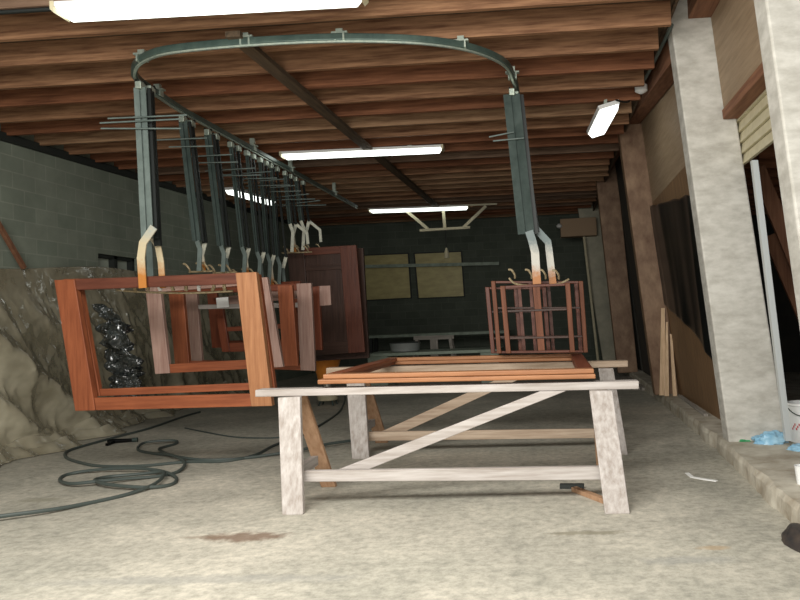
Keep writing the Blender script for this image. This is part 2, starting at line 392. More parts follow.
# raised slab with a chipped edge
ke = MB(); bot = [(641, 387), (665, 406), (689, 427), (719, 453), (741, 474), (763, 498), (800, 532)]
top_ = [(645, 386), (672, 403), (699, 424), (733, 451), (760, 471), (800, 505), (840, 541)]
B_ = [atZ(*p) for p in bot]; T_ = [atZ(*p, ZK) for p in top_]
B_ = [V((B_[0].x, 21, 0))]+B_+[V((1.45, 1.8, 0))]; T_ = [V((T_[0].x+.02, 21, ZK))]+T_+[V((1.60, 1.8, ZK))]
def resamp(P, n=160, amp=0.02, seed=0):
    out = []
    for i in range(n):
        Yv = 20.4-(20.4-2.0)*(i/(n-1))**0.7
        for a, b in zip(P, P[1:]):
            if a.y >= Yv >= b.y:
                p = a.lerp(b, (a.y-Yv)/max(a.y-b.y, 1e-6)); break
        else: p = P[-1] if Yv < P[-1].y else P[0]
        out.append(V((p.x+amp*noise.fractal(V((Yv*2.5, seed, 0)), 0.8, 2.2, 4), Yv, p.z)))
    return out
Bs = resamp(B_, seed=1, amp=0.03); Ts = resamp(T_, seed=5, amp=0.05)
vs = []; fs = []
for b, t in zip(Bs, Ts):
    t.x = max(t.x, b.x+0.01); m_ = b.lerp(t, 0.5)+V((0.02*noise.noise(V((b.y*4, 3, 1)))-.01, 0, 0.03+0.02*noise.noise(V((b.y*3, 9, 1)))))
    vs += [V((b.x, b.y, -0.02)), m_, t, V((8, t.y, ZK)), V((8, t.y, -0.02))]
for i in range(len(Bs)-1):
    for k in range(4): fs.append((5*i+k, 5*i+k+1, 5*i+k+6, 5*i+k+5))
ke.add(vs, fs); ke.build('trim_3', M['kerb'], kind='structure')

# leaning concrete columns of the right wall
def column(name, px, Y, dep=0.24, m=None):
    pts = [atY(x, y, Y) for x, y in px]
    for p in pts[2:]: p.z = ZK-0.01
    return MB().prism(pts, (0, dep, 0)).build(name, m or M['concrete_col'], bevel=0.015, kind='structure'), pts
M['col_brown'] = mat('varnish_stained_column', (0.13, 0.066, 0.036), 0.6, base2=(0.32, 0.21, 0.13), scale=3, stretch=(2, 2, 1.2), bump=0.2, lo=0.3, hi=0.75)
M['col_grey'] = mat('grey_green_column', (0.32, 0.31, 0.24), 0.8, base2=(0.46, 0.43, 0.33), scale=3)
YA, YBc, YC, YD, YE = 4.7, 6.9, 11.0, 15.2, 19.4
_, A_ = column('trim_4', [(760, -40), (833, -40), (906, 498), (836, 498)], YA)
_, Bc = column('trim_5', [(662, -40), (712, -40), (787, 440), (729, 440)], YBc)
_, Cc = column('trim_6', [(615, 104), (655, 104), (688, 392), (655, 392)], YC, m=M['col_brown'])
_, Dc = column('trim_7', [(594, 160), (616, 160), (638, 372), (618, 372)], YD, m=M['col_brown'])
_, Ec = column('trim_8', [(575, 190), (602, 190), (622, 360), (603, 360)], YE, m=M['col_grey'])
kk = (Bc[3].x-Bc[0].x)/(Bc[0].z-Bc[3].z)
NR = V((1, 0, kk)).normalized()
def RP(px, py, off): return atP(px, py, Bc[3]+V((off, 0, 0)), NR)
def RW(y, z, off): return V((Bc[3].x+off-kk*(z-ZK), y, z))
def rpanel(name, ya, yb, za, zb_, off, m, th=0.03, kind='structure'):
    return MB().prism([RW(ya, za, off), RW(yb, za, off), RW(yb, zb_, off), RW(ya, zb_, off)], (th, 0, 0)).build(name, m, kind=kind)
rpanel('wall_right', YBc+0.26, YC-0.01, 3.05, 4.9, 0.24, wood('plywood', 'y'))
rpanel('wall_right_lower', YBc+0.26, YC-0.01, ZK, 3.048, 0.24, wood('brownply', 'z'))
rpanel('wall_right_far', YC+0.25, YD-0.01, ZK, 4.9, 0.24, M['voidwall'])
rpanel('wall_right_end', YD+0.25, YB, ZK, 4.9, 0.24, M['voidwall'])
# wall plate between the columns, carrying the joist ends
a = RP(629, 119, 0.02); b = RP(681, 42, 0.02)
d = (b-a)
def plate(name, a, b, w_, h_): MB().prism([a, a+V((w_, 0, 0)), a+V((w_, 0, h_)), a+V((0, 0, h_))], b-a).build(name, wood('beam', 'y'), bevel=0.006, kind='structure')
a = V((a.x, YC-0.01, a.z)); b = V((b.x, YBc+0.25, b.z)); plate('trim_9', a, b, 0.2, 0.26)
plate('trim_10', a+V((-.12, 4.2, 0.06)), a+V((-.02, 0.27, 0)), 0.18, 0.26)
a = atY(688, 19, YBc-0.005); plate('trim_11', a, V((a.x+0.01, YA+0.26, a.z-.02)), 0.22, 0.28)
# bay with the opening, between the two near columns
off2 = 0.30
pts = [RP(722, -60, off2), RP(800, -60, off2), RP(773, 74, off2), RP(732, 119, off2)]
lz = atY(733, 119, YBc-0.005).z+.06; off2 = 0.5*(off2+atY(733, 119, YBc).x-RW(YBc, lz, 0).x)
ya, yb_ = YA+0.25, YBc-0.005
MB().prism([RW(ya, lz, off2), RW(yb_, lz, off2), RW(yb_, 4.9, off2), RW(ya, 4.9, off2)], (0.03, 0, 0)).build('wall_right_near', wood('plywood', 'y'), kind='structure')
MB().prism([RW(ya, lz-0.06, off2-0.02), RW(yb_, lz-0.06, off2-0.02), RW(yb_, lz+0.03, off2-0.02), RW(ya, lz+0.03, off2-0.02)], (0.26, 0, 0)).build('trim_12', wood('beam', 'y'), bevel=0.006, kind='structure')
sl = MB(); so = 0.49; sb = RP(753, 156, so).z
for i in range(6):
    h = (lz+0.12-sb)/6; z_ = sb+i*h
    sl.prism([RW(ya, z_, so), RW(yb_+.9, z_, so), RW(yb_+.9, z_+h*0.98, so+0.03), RW(ya, z_+h*0.98, so+0.03)], (0.03, 0, 0))
sl.build('trim_13', M['cream'], kind='structure')
# the lean-to seen through that opening
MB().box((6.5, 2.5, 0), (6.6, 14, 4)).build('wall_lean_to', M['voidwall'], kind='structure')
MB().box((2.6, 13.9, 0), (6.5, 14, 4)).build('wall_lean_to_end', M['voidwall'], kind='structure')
rf = MB().box((2.35, 6.0, 3.25), (6.5, 14, 3.3)).build('ceiling_lean_to', wood('deck', 'x'), kind='structure')
for i in range(12): MB().box((2.35, 6.2+i*0.62, 3.05), (6.5, 6.255+i*0.62, 3.249)).build('joist', wood('joistred', 'x'), rf)
for n_, (pa, pb, yv) in enumerate((((757, 168), (812, 300), 8.2), ((770, 235), (806, 320), 8.6))):
    MB().bar(atY(*pa, yv), atY(*pb, yv), 0.05, 0.17, up=(1, 0, 0)).build('trim_%d' % (14+n_), wood('beam', 'z'), kind='structure')

# ------------------------------------------------------------------ lamps
def ceiling_lamp(pa, pb, label, group=None, w_=0.16):
    za = zb(6)
    for _ in range(6):
        A = atZ(*pa, za); za = zb(A.y)-0.055
    A = atZ(*pa, za); Bp = atY(*pb, A.y)
    yj = 3.45+0.6*round((A.y-3.4775)/0.6)+0.0275; zj = zb(yj-.0275)-.075
    A = atY(*pa, yj); Bp = atY(*pb, yj); ze = (A.z+Bp.z)/2; sl_ = max(-.02, min(.02, (Bp.z-A.z)/2)); A.z = zj-sl_; Bp.z = zj+sl_
    c = (A+Bp)/2; u = (Bp-A); u = u.normalized(); L = (Bp-A).length
    zt = c.z+0.055
    t = thing('fluorescent_lamp', (c.x, c.y, c.z-0.045), label, 'lamp', group)
    def pt(s_, y_, z_): return c+u*s_+V((0, y_, z_))
    h = MB(); h.prism([pt(-L/2, -w_/2, 0.02), pt(L/2, -w_/2, 0.02), pt(L/2, -w_/2, 0.06), pt(-L/2, -w_/2, 0.06)], (0, w_, 0)); h.build('housing', M['white'], t, bevel=0.004)
    dfs = MB(); e = 0.05
    dfs.add([pt(-L/2+.01, -w_/2+.005, .019), pt(L/2-.01, -w_/2+.005, .019), pt(L/2-.01, w_/2-.005, .019), pt(-L/2+.01, w_/2-.005, .019),
             pt(-L/2+e, -w_/2+.03, -.045), pt(L/2-e, -w_/2+.03, -.045), pt(L/2-e, w_/2-.03, -.045), pt(-L/2+e, w_/2-.03, -.045)],
            [(0, 1, 2, 3), (4, 7, 6, 5), (0, 4, 5, 1), (1, 5, 6, 2), (2, 6, 7, 3), (3, 7, 4, 0)])
    dfs.build('diffuser', M['tube'], t)
    for s_ in (-1, 1):
        cp = MB(); cp.prism([pt(s_*L/2, -w_/2-.003, -.03), pt(s_*(L/2+.03), -w_/2-.003, .0), pt(s_*(L/2+.03), -w_/2-.003, .062), pt(s_*L/2, -w_/2-.003, .062)], (0, w_+.006, 0)); cp.build('end_cap', M['cream'], t)
    for s_ in (-.3, .3):
        MB().prism([pt(s_*L-.03, -.02, .06), pt(s_*L+.03, -.02, .06), pt(s_*L+.03, -.02, .06+.03), pt(s_*L-.03, -.02, .06+.03)], (0, .04, 0)).build('bracket', M['galv'], t)
    return A.y
LG = 'fluorescent lamps across the ceiling'
ceiling_lamp((62, 25), (362, 9), 'long lit fluorescent lamp across the ceiling, nearest and largest, at the top left', LG, 0.18)
ceiling_lamp((283, 155), (442, 148), 'lit fluorescent lamp across the ceiling, middle one of the crosswise row', LG)
Y3 = ceiling_lamp((370, 210), (468, 206.5), 'farthest lit fluorescent lamp across the ceiling, above the cream hanging bracket', LG)
def side_lamp(pa, pb, z, label, w_, tilt=0.0, cord=None):
    A = atZ(*pa, z); Bp = atZ(*pb, z); Bp = V((Bp.x, min(Bp.y, A.y+2.4), z))
    c = (A+Bp)/2; L = (Bp-A).length; u = (Bp-A).normalized(); r = V((math.cos(tilt), 0, math.sin(tilt))); n = r.cross(u).normalized()
    if n.z < 0: n = -n
    t = thing('fluorescent_lamp', c, label, 'lamp')
    def pt(s_, y_, z_): return c+u*s_+r*y_+n*z_
    MB().prism([pt(-L/2, -w_/2, .02), pt(L/2, -w_/2, .02), pt(L/2, -w_/2, .07), pt(-L/2, -w_/2, .07)], r*w_).build('housing', M['white'], t, bevel=0.004)
    MB().prism([pt(-L/2+.02, -w_/2+.01, .018), pt(-L/2+.02, -w_/2+.045, -.05), pt(-L/2+.02, w_/2-.045, -.05), pt(-L/2+.02, w_/2-.01, .018)], u*(L-.04)).build('diffuser', M['tube'], t)
    for s_ in (-.3, .3): MB().prism([pt(s_*L-.03, -.02, .07), pt(s_*L+.03, -.02, .07), pt(s_*L+.03, .02, .07), pt(s_*L-.03, .02, .07)], V((0, 0, max(0.03, zb(c.y)-c.z-0.055)))).build('bracket', M['galv'], t)
side_lamp((610, 108), (597, 133), 3.86, 'short lit fluorescent lamp running lengthwise near the right wall plate', 0.26, 0.25)
side_lamp((229, 191), (272, 203), 3.9, 'lit fluorescent lamp half hidden behind the row of hanging poles', 0.18)

# ------------------------------------------------------------------ overhead conveyor
ZR = 3.88
rp = [(366, 206), (330, 189), (290, 170), (250, 149), (210, 127), (180, 110), (160, 95), (147, 86), (138, 79), (134, 72), (137, 63), (147, 56), (165, 50), (200, 45.5), (240, 42), (290, 39), (340, 37.5), (390, 38), (430, 40.5), (465, 46), (492, 55), (507, 65), (513, 78)]
R3 = [atZ(x, y, ZR) for x, y in rp]
XRL = sum(R3[i].x for i in range(1, 5))/4
for i in range(0, 6): R3[i] = V((XRL, R3[i].y, ZR))
xr = R3[-1].x
R3 += [V((xr+0.02, R3[-1].y+0.5, ZR)), V((xr+0.02, R3[-1].y+3, ZR)), V((xr+0.02, 13.5, ZR))]
rs = spline(R3, 8)
ct = thing('conveyor_track', (XRL, R3[5].y, ZR-0.05), 'U-shaped green steel conveyor track bolted under the ceiling joists', 'track')
MB().sweep(rs, 0.055, 0.06).build('rail', M['track'], ct, bevel=0.008)
MB().sweep([p+V((0, 0, -0.038)) for p in rs], 0.022, 0.016).build('slot_lip', M['galv'], ct)
for px, py in ((158, 93), (142, 58), (248, 41), (340, 37), (459, 45), (512, 76), (251, 150), (292, 171), (340, 194)):
    p = min(rs, key=lambda q_: (atZ(px, py, ZR)-q_).length)
    g = MB(); g.box((p.x-.07, p.y-.03, ZR+.03), (p.x+.07, p.y+.03, ZR+.045)); g.box((p.x-.045, p.y-.03, ZR-.03), (p.x-.03, p.y+.03, ZR+.03)); g.box((p.x+.03, p.y-.03, ZR-.03), (p.x+.045, p.y+.03, ZR+.03))
    g.box((p.x-.03, p.y-.025, ZR+.045), (p.x+.03, p.y+.025, zb(p.y)-.001)); g.build('bracket', M['galv'], ct)

HG = 'pole hangers on the overhead track'
def hanger(label, t1, t2, b1, b2, prongs, bar, Yb, rods=(), w_=0.075, hooks=0, rustz=None, ymap=None, two=True, barY=None, pm_=None):
    """two flat poles hanging from trolleys, meeting in a forked foot"""
    P = []
    for t in (t1, t2):
        if t[0] < 450: y = atX(t[0], t[1], XRL).y if ymap is None else ymap+(0.14 if t is t2 else 0)
        else: y = ymap+(0.1 if t is t2 else 0)
        P.append(V((atY(t[0], t[1], y).x, y, ZR-0.122)))
    base = atY(bar[0][0], bar[0][1], Yb)
    t = thing('pole_hanger', ((P[0].x), Yb, base.z-0.03), label, 'hanger', HG)
    B1 = atY(*b1, Yb); B2 = atY(*b2, Yb+0.12)
    for i, (a, b, m) in enumerate(((P[0], B1, M['steel_light']), (P[1], B2, M['steel']))):
        sgn = 1
        pm = MB()
        if i == 0:
            pm.bar(a+V((-w_*.5, 0, 0)), b+V((-w_*.5, 0, 0)), w_*.73, 0.012, up=(0, 1, 0)); pm.bar(a+V((w_*.42, 0, 0)), b+V((w_*.42, 0, 0)), w_*.6, 0.012, up=(0, 1, 0))
            pm.bar(a+V((0, .02, 0)), b+V((0, .02, 0)), w_, 0.01, up=(0, 1, 0))
        else: pm.bar(a, b, w_*0.9, 0.03, up=(0, 1, 0))
        pm.build('pole', (pm_ or M['steel_light']) if i == 0 else M['steel_black'], t)
        if i == 0:
            MB().bar(a+V((w_*.85, .045, 0)), b+V((w_*.85, .045, 0)), w_*.45, 0.03, up=(0, 1, 0)).build('stay', M['steel_black'], t)
        tr = MB(); tr.box(a+V((-.03, -.045, -.02)), a+V((.03, .045, .05))); tr.build('trolley', M['galv'], t, bevel=0.006)
        for s_ in (-1, 1):
            MB().tube([a+V((s_*.018, -.02*0+s_*.03, .052)), a+V((s_*.03, s_*.03, .052))], 0.018, 10).build('wheel', M['steel_black'], t)
    for (x0, x1, yy0, yy1) in rods:
        MB().tube([atY(x0, yy0, Yb-.03), atY(x1, yy1, Yb-.03)], 0.008, 6).build('cross_rod', M['steel_light'], t)
    zlo = min(atY(*p[-1], Yb).z for p, _, _, _ in prongs); zhi = max(atY(*p[0], Yb).z for p, _, _, _ in prongs)
    rm = rust_mat('sprayed_fork', zlo, zhi) if rustz is None else rust_mat('sprayed_fork', *rustz)
    for p, dy, pw, m in prongs:
        MB().sweep([atY(x, y, Yb+dy) for x, y in p], pw, 0.014, up=(0, 1, 0)).build('fork_prong', rm if m is None else m, t)
    pts = [atY(*p, Yb if barY is None else barY) for p in bar]
    hb = MB().tube(spline(pts, 4), 0.011, 6).build('hook_bar', M['brass'], t)
    for i in range(hooks):
        if pm_ is None:
            f = (i+.4)/hooks; p = pts[0].lerp(pts[-1], f); jx = random.uniform(-.02, .02)
            MB().sweep([p, p+V((.015+jx, -.02, .03)), p+V((.02+jx, -.03, .06)), p+V((-.02, -.03, .085))], .03, .016, up=(0, 1, 0)).build('hook', M['brass'] if i % 3 else M['white'], hb); continue
        f = (i+.5)/hooks; p = pts[0].lerp(pts[-1], f)+V((random.uniform(-.03, .03), 0, 0))
        MB().tube(spline([p, p+V((.0, -.03, .035)), p+V((-.03, -.05, .085)), p+V((-.06, -.04, .09))], 3), 0.0115, 6).build('hook', M['brass'], hb)
    return t

YH1 = atZ(137, 75, ZR).y
# first hanger: rods and forks large enough to show everything
hanger('near pole hanger at the track corner carrying the front red window frame', (140, 76), (150, 84), (148, 238), (158, 246),
       [([(154, 227), (143, 243), (141, 258), (143, 288)], -0.075, 0.075, None), ([(150, 234), (158, 246), (161, 262), (163, 288)], 0.16, 0.06, None), ([(149, 236), (150, 262), (151, 286)], 0.19, 0.06, M['steel_light'])],
       [(117, 290), (143, 292), (190, 293), (233, 291)], YH1, rods=((108, 187, 118.5, 115), (100, 180, 123, 119), (101, 181, 128.5, 128.5)), w_=0.075, hooks=9, rustz=(1.72, 2.65, (0.30, 0.34, 0.33), (0.50, 0.42, 0.27), (0.42, 0.16, 0.03)), barY=YH1+0.20, ymap=YH1)
H = [((183, 116), (191, 114), (197, 241), (205, 243), 271, 'second pole hanger from the near track corner, on the left track'),
     ((208, 132), (216, 130), (221, 246), (229, 247), 272, 'third pole hanger from the near track corner, on the left track'),
     ((231, 145), (238, 143), (242, 247), (249, 248), 276, 'fourth pole hanger from the near track corner, on the left track'),
     ((247, 154), (253, 152), (257, 252), (264, 252), 286, 'fifth pole hanger from the near track corner, on the left track'),
     ((260, 161), (266, 159), (267, 254), (274, 255), 287, 'sixth pole hanger from the near track corner, with pale fork tips'),
     ((271, 167), (277, 165), (277, 257), (286, 257), 288, 'seventh pole hanger from the near track corner, just before the dark doors'),
     ((285, 175), (291, 173), (290, 224), (296, 224), 252, 'eighth pole hanger from the near track corner, short, above the dark doors'),
     ((296, 181), (303, 179), (301, 221), (309, 221), 250, 'farthest short pole hanger on the left track, above the dark doors')]
HY = []
M['pale_steel'] = mat('spray_whitened_steel', (0.42, 0.43, 0.37), 0.5, base2=(0.58, 0.57, 0.46), scale=20)
for i, (t1, t2, b1, b2, ye, lab) in enumerate(H):
    Yh = atX(t1[0], t1[1], XRL).y; HY.append(Yh)
    md = M['steel_light'] if i < 6 else M['pale_steel']
    pr = [([b1, (b1[0]+3, b1[1]+8), (b1[0]+2, ye)], -0.06, 0.05, md), ([b2, (b2[0]-3, b2[1]+12)], 0.155, 0.05, M['pale_steel']), ([(b2[0]-3, b2[1]+11), (b2[0]-1, ye)], 0.15, 0.045, M['steel_light'] if i % 2 else None)]
    if i >= 6: pr.append(([b2, (b2[0]+11, b2[1]+9), (b2[0]+12, ye-8)], 0.16, 0.045, M['pale_steel']))
    ry = t1[1]+ (22 if i < 3 else 16)
    hanger(lab, t1, t2, b1, b2, pr, [(b1[0]-8, ye+1), (b2[0]+8+(8 if i >= 6 else 0), ye)], Yh,
           rods=((t1[0]-26, t1[0]+24, ry+2+i, ry+i*.5), (t1[0]-14, t1[0]+30, ry+9, ry+8)), w_=(0.060, 0.055, .034, .030, .030, .030, .036, .036)[i], hooks=3, barY=Yh+.10, pm_=M['steel'])
YHR = atZ(513, 92, ZR-.1).y
hanger('pole hanger at the right end of the track, above the slim red frames', (512, 92), (516, 96), (527, 234), (535, 233),
       [([(529, 231), (532, 240), (535, 252), (537, 284)], -0.05, 0.085, None), ([(536, 229), (548, 242), (549, 250), (553, 284)], 0.12, 0.075, None)],
       [(509, 278), (516, 284), (536, 286), (558, 284), (569, 279)], YHR, rods=((489, 514, 137, 132), (493, 524, 141, 138)), w_=0.11, hooks=4, ymap=YHR, rustz=(1.66, 2.35, (0.13, 0.17, 0.17), (0.52, 0.50, 0.44), (0.40, 0.15, 0.03)), pm_=M['steel'])

# ------------------------------------------------------------------ hanging joinery
def hung_frame(name, label, cat, TL, TR, BR, BL, Y, sw, rw, dep, kinds, rails=(), group=None, mullions=(), panel=None, botw=None):
    p = [atY(*q_, Y) for q_ in (TL, TR, BR, BL)]
    t = thing(name, (sum((q_.x for q_ in p))/4, Y+dep/2, min(p[2].z, p[3].z)), label, cat, group)
    tl, tr, br, bl = p
    L = lambda a, b, d_: a+(b-a).normalized()*d_
    sk, rk = kinds
    if not isinstance(sk, tuple): sk = (sk, sk)
    if not isinstance(rk, tuple): rk = (rk, rk)
    e = (0, dep, 0)
    MB().prism([tl, L(tl, tr, sw), L(bl, br, sw), bl], e).build('stile', wood(sk[0], 'z'), t, bevel=0.005)
    MB().prism([L(tr, tl, sw), tr, br, L(br, bl, sw)], e).build('stile', wood(sk[1], 'z'), t, bevel=0.005)
    g = 0.002
    def onl(s_): return L(tl, tr, sw+g).lerp(L(bl, br, sw+g), s_)
    def onr(s_): return L(tr, tl, sw+g).lerp(L(br, bl, sw+g), s_)
    Hh = (tl-bl).length; y2 = V((0, dep*.12, 0)); e2 = (0, dep*.76, 0)
    bw = botw or rw
    for (s0, s1, nm, kd) in [(0, rw/Hh, 'top_rail', rk[0]), (1-bw/Hh, 1, 'bottom_rail', rk[1])]+[(a_r, a_r+w_r/Hh, 'middle_rail', k_r) for a_r, w_r, k_r in rails]:
        MB().prism([onl(s0)+y2, onr(s0)+y2, onr(s1)+y2, onl(s1)+y2], e2).build(nm, wood(kd, 'x'), t, bevel=0.004)
    for f, w_m, k_m in mullions:
        a = onl(rw/Hh).lerp(onr(rw/Hh), f); b = onl(1-bw/Hh).lerp(onr(1-bw/Hh), f); hv = V((w_m/2, 0, 0)); y3 = V((0, dep*.3, 0))
        MB().prism([a-hv+y3, a+hv+y3, b+hv+y3, b-hv+y3], (0, dep*.4, 0)).build('mullion', wood(k_m, 'z'), t)
    if panel:
        y3 = V((0, dep*.45, 0)); i0 = rw/Hh; i1 = 1-bw/Hh
        MB().prism([onl(i0)+y3, onr(i0)+y3, onr(i1)+y3, onl(i1)+y3], (0, dep*.2, 0)).build('panel', wood(panel, 'z'), t)
    return t
FG = 'window frames on the left track'
W = 'window frame'
hung_frame('window_frame', 'large red-brown window frame hanging nearest in front, orange right stile', W, (54, 280), (256, 272), (272, 406), (75, 411), YH1-0.045, 0.20, 0.105, 0.07, (('mahogany', 'orange'), ('doorred', 'mahogany')), group=FG, botw=0.12)
hung_frame('window_frame', 'red-brown window frame hanging directly behind the large front one', W, (63, 279), (259, 274), (275, 389), (84, 397), YH1+0.06, 0.16, 0.09, 0.06, ('mahogany', ('redbrown', 'mahogany')), group=FG, botw=0.07)
Yh = HY
hung_frame('window_frame', 'window frame with greyish sheen on its stiles, seen through the large front frame', W, (145, 287), (267, 277), (283, 367), (155, 374), Yh[0]+0.0, 0.17, 0.07, 0.06, ('sheen', ('sheen', 'mahogany')), group=FG, botw=0.1)
hung_frame('window_frame', 'dark red window frame, left stile inside the grey-sheened one, fourth back', W, (168, 288), (292, 285), (298, 366), (175, 367), Yh[1]+0.0, 0.18, 0.07, 0.06, ('mahogany', 'redbrown'), group=FG)
t4 = hung_frame('window_frame', 'window frame with a pale crossbar and a white paper tag, fifth back', W, (182, 288), (311, 283), (315, 371), (188, 366), Yh[2]+0.0, 0.19, 0.08, 0.06, (('sheen', 'sheen'), ('redbrown', 'mahogany')), group=FG, rails=((0.22, 0.055, 'bench'),))  # middle rail in pale bench wood: bright light on it put into the colour
tp = [atY(*q_, Yh[2]-.012) for q_ in ((216, 298), (228, 297), (229, 307), (217, 308))]
MB().prism(tp, (0, 0.004, 0)).build('paper_tag', M['paper'], t4)['label'] = 'white paper tag'
t5 = hung_frame('window_frame', 'window frame whose short top end sticks out right before the dark doors', W, (213, 298), (319, 286), (322, 350), (222, 352), Yh[3]+0.0, 0.11, 0.12, 0.06, (('redbrown', 'redbrown'), ('sheen', 'redbrown')), group=FG, rails=((0.55, 0.06, 'redbrown'),))
MB().prism([atY(*q_, Yh[3]+.005) for q_ in ((319.3, 286), (330, 285.5), (331, 305), (319.8, 306))], (0, 0.05, 0)).build('rail_horn', wood('sheen', 'z'), t5, bevel=.004)
hung_frame('window_frame', 'dark red window frame farthest back before the tall dark doors', W, (206, 285), (300, 281), (303, 345), (212, 348), Yh[5]+0.0, 0.15, 0.1, 0.06, ('redbrown', 'redbrown'), group=FG)
DG = 'tall dark doors on the left track'
hung_frame('panelled_door', 'tall dark door with red-brown right stile hanging before the back wall', 'door', (287, 249), (356, 245), (365, 352), (296, 357), Yh[7]-0.02, 0.27, 0.12, 0.07, (('dark', 'doorred'), ('doorred', 'dark')), rails=((0.17, 0.08, 'dark'),), group=DG, panel='dark', botw=0.2)
hung_frame('panelled_door', 'dark door hanging behind the tall one, only its right edge showing', 'door', (294, 250), (363, 248), (369, 358), (300, 362), Yh[7]+0.26, 0.2, 0.12, 0.07, ('dark', 'dark'), group=DG, panel='dark')
SG = 'slim red frames on the right hanger'
zY = YHR
for i, (a, b, dy, lab, ml) in enumerate((((491, 281), (583, 281), 0.16, 'slim red window frame, widest at the back of the right-hand bundle', (0.28, 0.42)),
                                     ((500, 286), (570, 283), -0.15, 'slim red window frame at the front of the right-hand bundle, thick middle mullion', (0.52,)),
                                     ((485, 287), (546, 287), 0.28, 'slim red window frame at the left of the right-hand bundle', (0.5,)),
                                     ((513, 285), (578, 281), 0.40, 'slim red window frame leaning at the rear right of the bundle', (0.3, 0.55)))):
    hung_frame('slim_window_frame', lab, W, a, b, (b[0]+5, 352.5), (a[0]+6, 353.5), zY+dy, 0.045 if i != 1 else 0.05, 0.025, 0.05, (('slimred', 'slimred') if i < 2 else 'doorred', 'doorred'),
               rails=((0.36, 0.022, 'dark'), (0.76, 0.022, 'dark')), group=SG, mullions=[(f, 0.07 if i == 1 else 0.035, 'slimred' if i == 1 else 'doorred') for f in ml])

# ------------------------------------------------------------------ trestles
def trestle(label, top, legs, rear, stretcher, diag, Yap, Yf, Yr, cat='trestle', group='whitened wooden trestles', kd='bench'):
    """top: (TL,TR,BR,BL) px of front face at Yap-.06"""
    yt = Yap-0.07
    p = [atY(*q_, yt) for q_ in top]
    t = thing('trestle', ((p[0].x+p[1].x)/2, Yap, 0), label, cat, group)
    MB().prism(p, (0, 0.14, 0)).build('top_beam', wood(kd, 'x'), t, bevel=0.006)
    zt = min(p[2].z, p[3].z)
    def leg(topc, foot, wd, th, yoff, m):
        # topc, foot: world centre points
        hv = V((wd/2, 0, 0)); tv = V((0, th, 0))
        return MB().prism([topc-hv, topc+hv, foot+hv, foot-hv], tv).build('leg', m, t, bevel=0.006)
    for (a, b, c, d, zz) in legs:
        q_ = [atY(*a, Yap-0.075), atY(*b, Yap-0.075), V(atZ(*c)), V(atZ(*d))]
        fy = (q_[2].y+q_[3].y)/2
        q_[2] = atY(*c, fy); q_[3] = atY(*d, fy); q_[2].z = q_[3].z = 0.0
        MB().prism([v+V((0, -.05, 0)) for v in q_[:2]]+[v+V((0, 0, 0)) for v in q_[2:]], (0, 0.05, 0)).build('leg', wood('bench', 'z'), t, bevel=0.006)
        xa = (q_[0]+q_[1])/2; xf = (q_[2]+q_[3])/2; w_ = (q_[1]-q_[0]).x*0.72
        rt = V((xa.x, Yap+0.072, xa.z)); rfoot = V((xf.x, Yap+(Yap-fy), 0))
        hv = V((w_/2, 0, 0))
        MB().prism([rt-hv, rt+hv, rfoot+hv, rfoot-hv], (0, 0.05, 0)).build('leg', wood('raw', 'z'), t, bevel=0.006)
    for s_ in stretcher:
        q_ = [atY(*v, Yf) for v in s_]; MB().prism(q_, (0, 0.05, 0)).build('stretcher', wood(kd, 'x'), t, bevel=0.006)
    for s_, yo in diag:
        q_ = [atY(*v, yo) for v in s_]; MB().prism(q_, (0, 0.035, 0)).build('brace', wood(kd, 'x'), t, bevel=0.005)
    # short tie boards between each leg pair
    for (a, b, c, d, zz) in legs:
        f = (atZ(*c)+atZ(*d))/2; tx = (atY(*a, Yap)+atY(*b, Yap))/2
        zz_ = 0.27; s2 = zz_/zt; xx = f.x+(tx.x-f.x)*s2; y_ = f.y+(Yap-.05-f.y)*s2+.05; hw = Yap-y_
        MB().box((xx-.03, y_+.005, zz_-.04), (xx+.03, Yap+hw-.01, zz_+.04)).build('tie', wood('bench', 'y'), t, bevel=0.004)
    return t
YF, YR = 5.72, 7.85
trestle('whitened wooden trestle in front, under the near edge of the red frames', ((255, 390), (639, 381), (639, 389), (255, 397)),
        [((280, 397), (302, 396), (303, 515), (282, 515), 0), ((589, 390), (612, 390), (630, 514), (605, 514), 0)], None,
        [((303, 471), (602, 466.5), (602, 480), (303, 482))], [(((540, 391.5), (566, 391), (362, 472), (332, 472)), 5.61)], YF, 5.50, None)
trestle('whitened wooden trestle behind, under the far edge of the red frames', ((326, 368), (628, 360.5), (628, 367), (326, 374.5)),
        [((347, 373.5), (365, 373), (369, 459), (352, 459), 0), ((598, 368), (613, 368), (628, 455), (611, 455), 0)], None,
        [((368, 432), (612, 428.5), (612, 438), (368, 441))], [(((520, 369), (542, 369), (402, 433), (378, 433)), 7.74)], YR, 7.62, None, kd='benchtan')

# two big window frames lying on the trestles
zl_ = max(atY(320, 388.3, YF-.07).z, atY(326, 368, YR-.07).z); zr_ = max(atY(592, 382.6, YF-.07).z, atY(592, 361.3, YR-.07).z)
def flat_frame(label, z, x0, x1, ya, yb_, th, sw):
    t = thing('window_frame', ((x0+x1)/2, (ya+yb_)/2, zl_), label, W, 'frames lying on the trestles')
    zz = lambda x: z+zl_+(zr_-zl_)*(x-xa0)/(xb0-xa0)
    def stick(nm, xa, xb, y0, y1, ax, kd):
        MB().prism([(xa, y0, zz(xa)), (xb, y0, zz(xb)), (xb, y1, zz(xb)), (xa, y1, zz(xa))], (0, 0, th)).build(nm, wood(kd, ax), t, bevel=0.008)
    stick('front_rail', x0, x1, ya, ya+sw, 'x', 'orange'); stick('back_rail', x0, x1, yb_-sw, yb_, 'x', 'orange')
    stick('stile', x0, x0+sw, ya+sw+.002, yb_-sw-.002, 'y', 'mahogany'); stick('stile', x1-sw, x1, ya+sw+.002, yb_-sw-.002, 'y', 'redbrown')
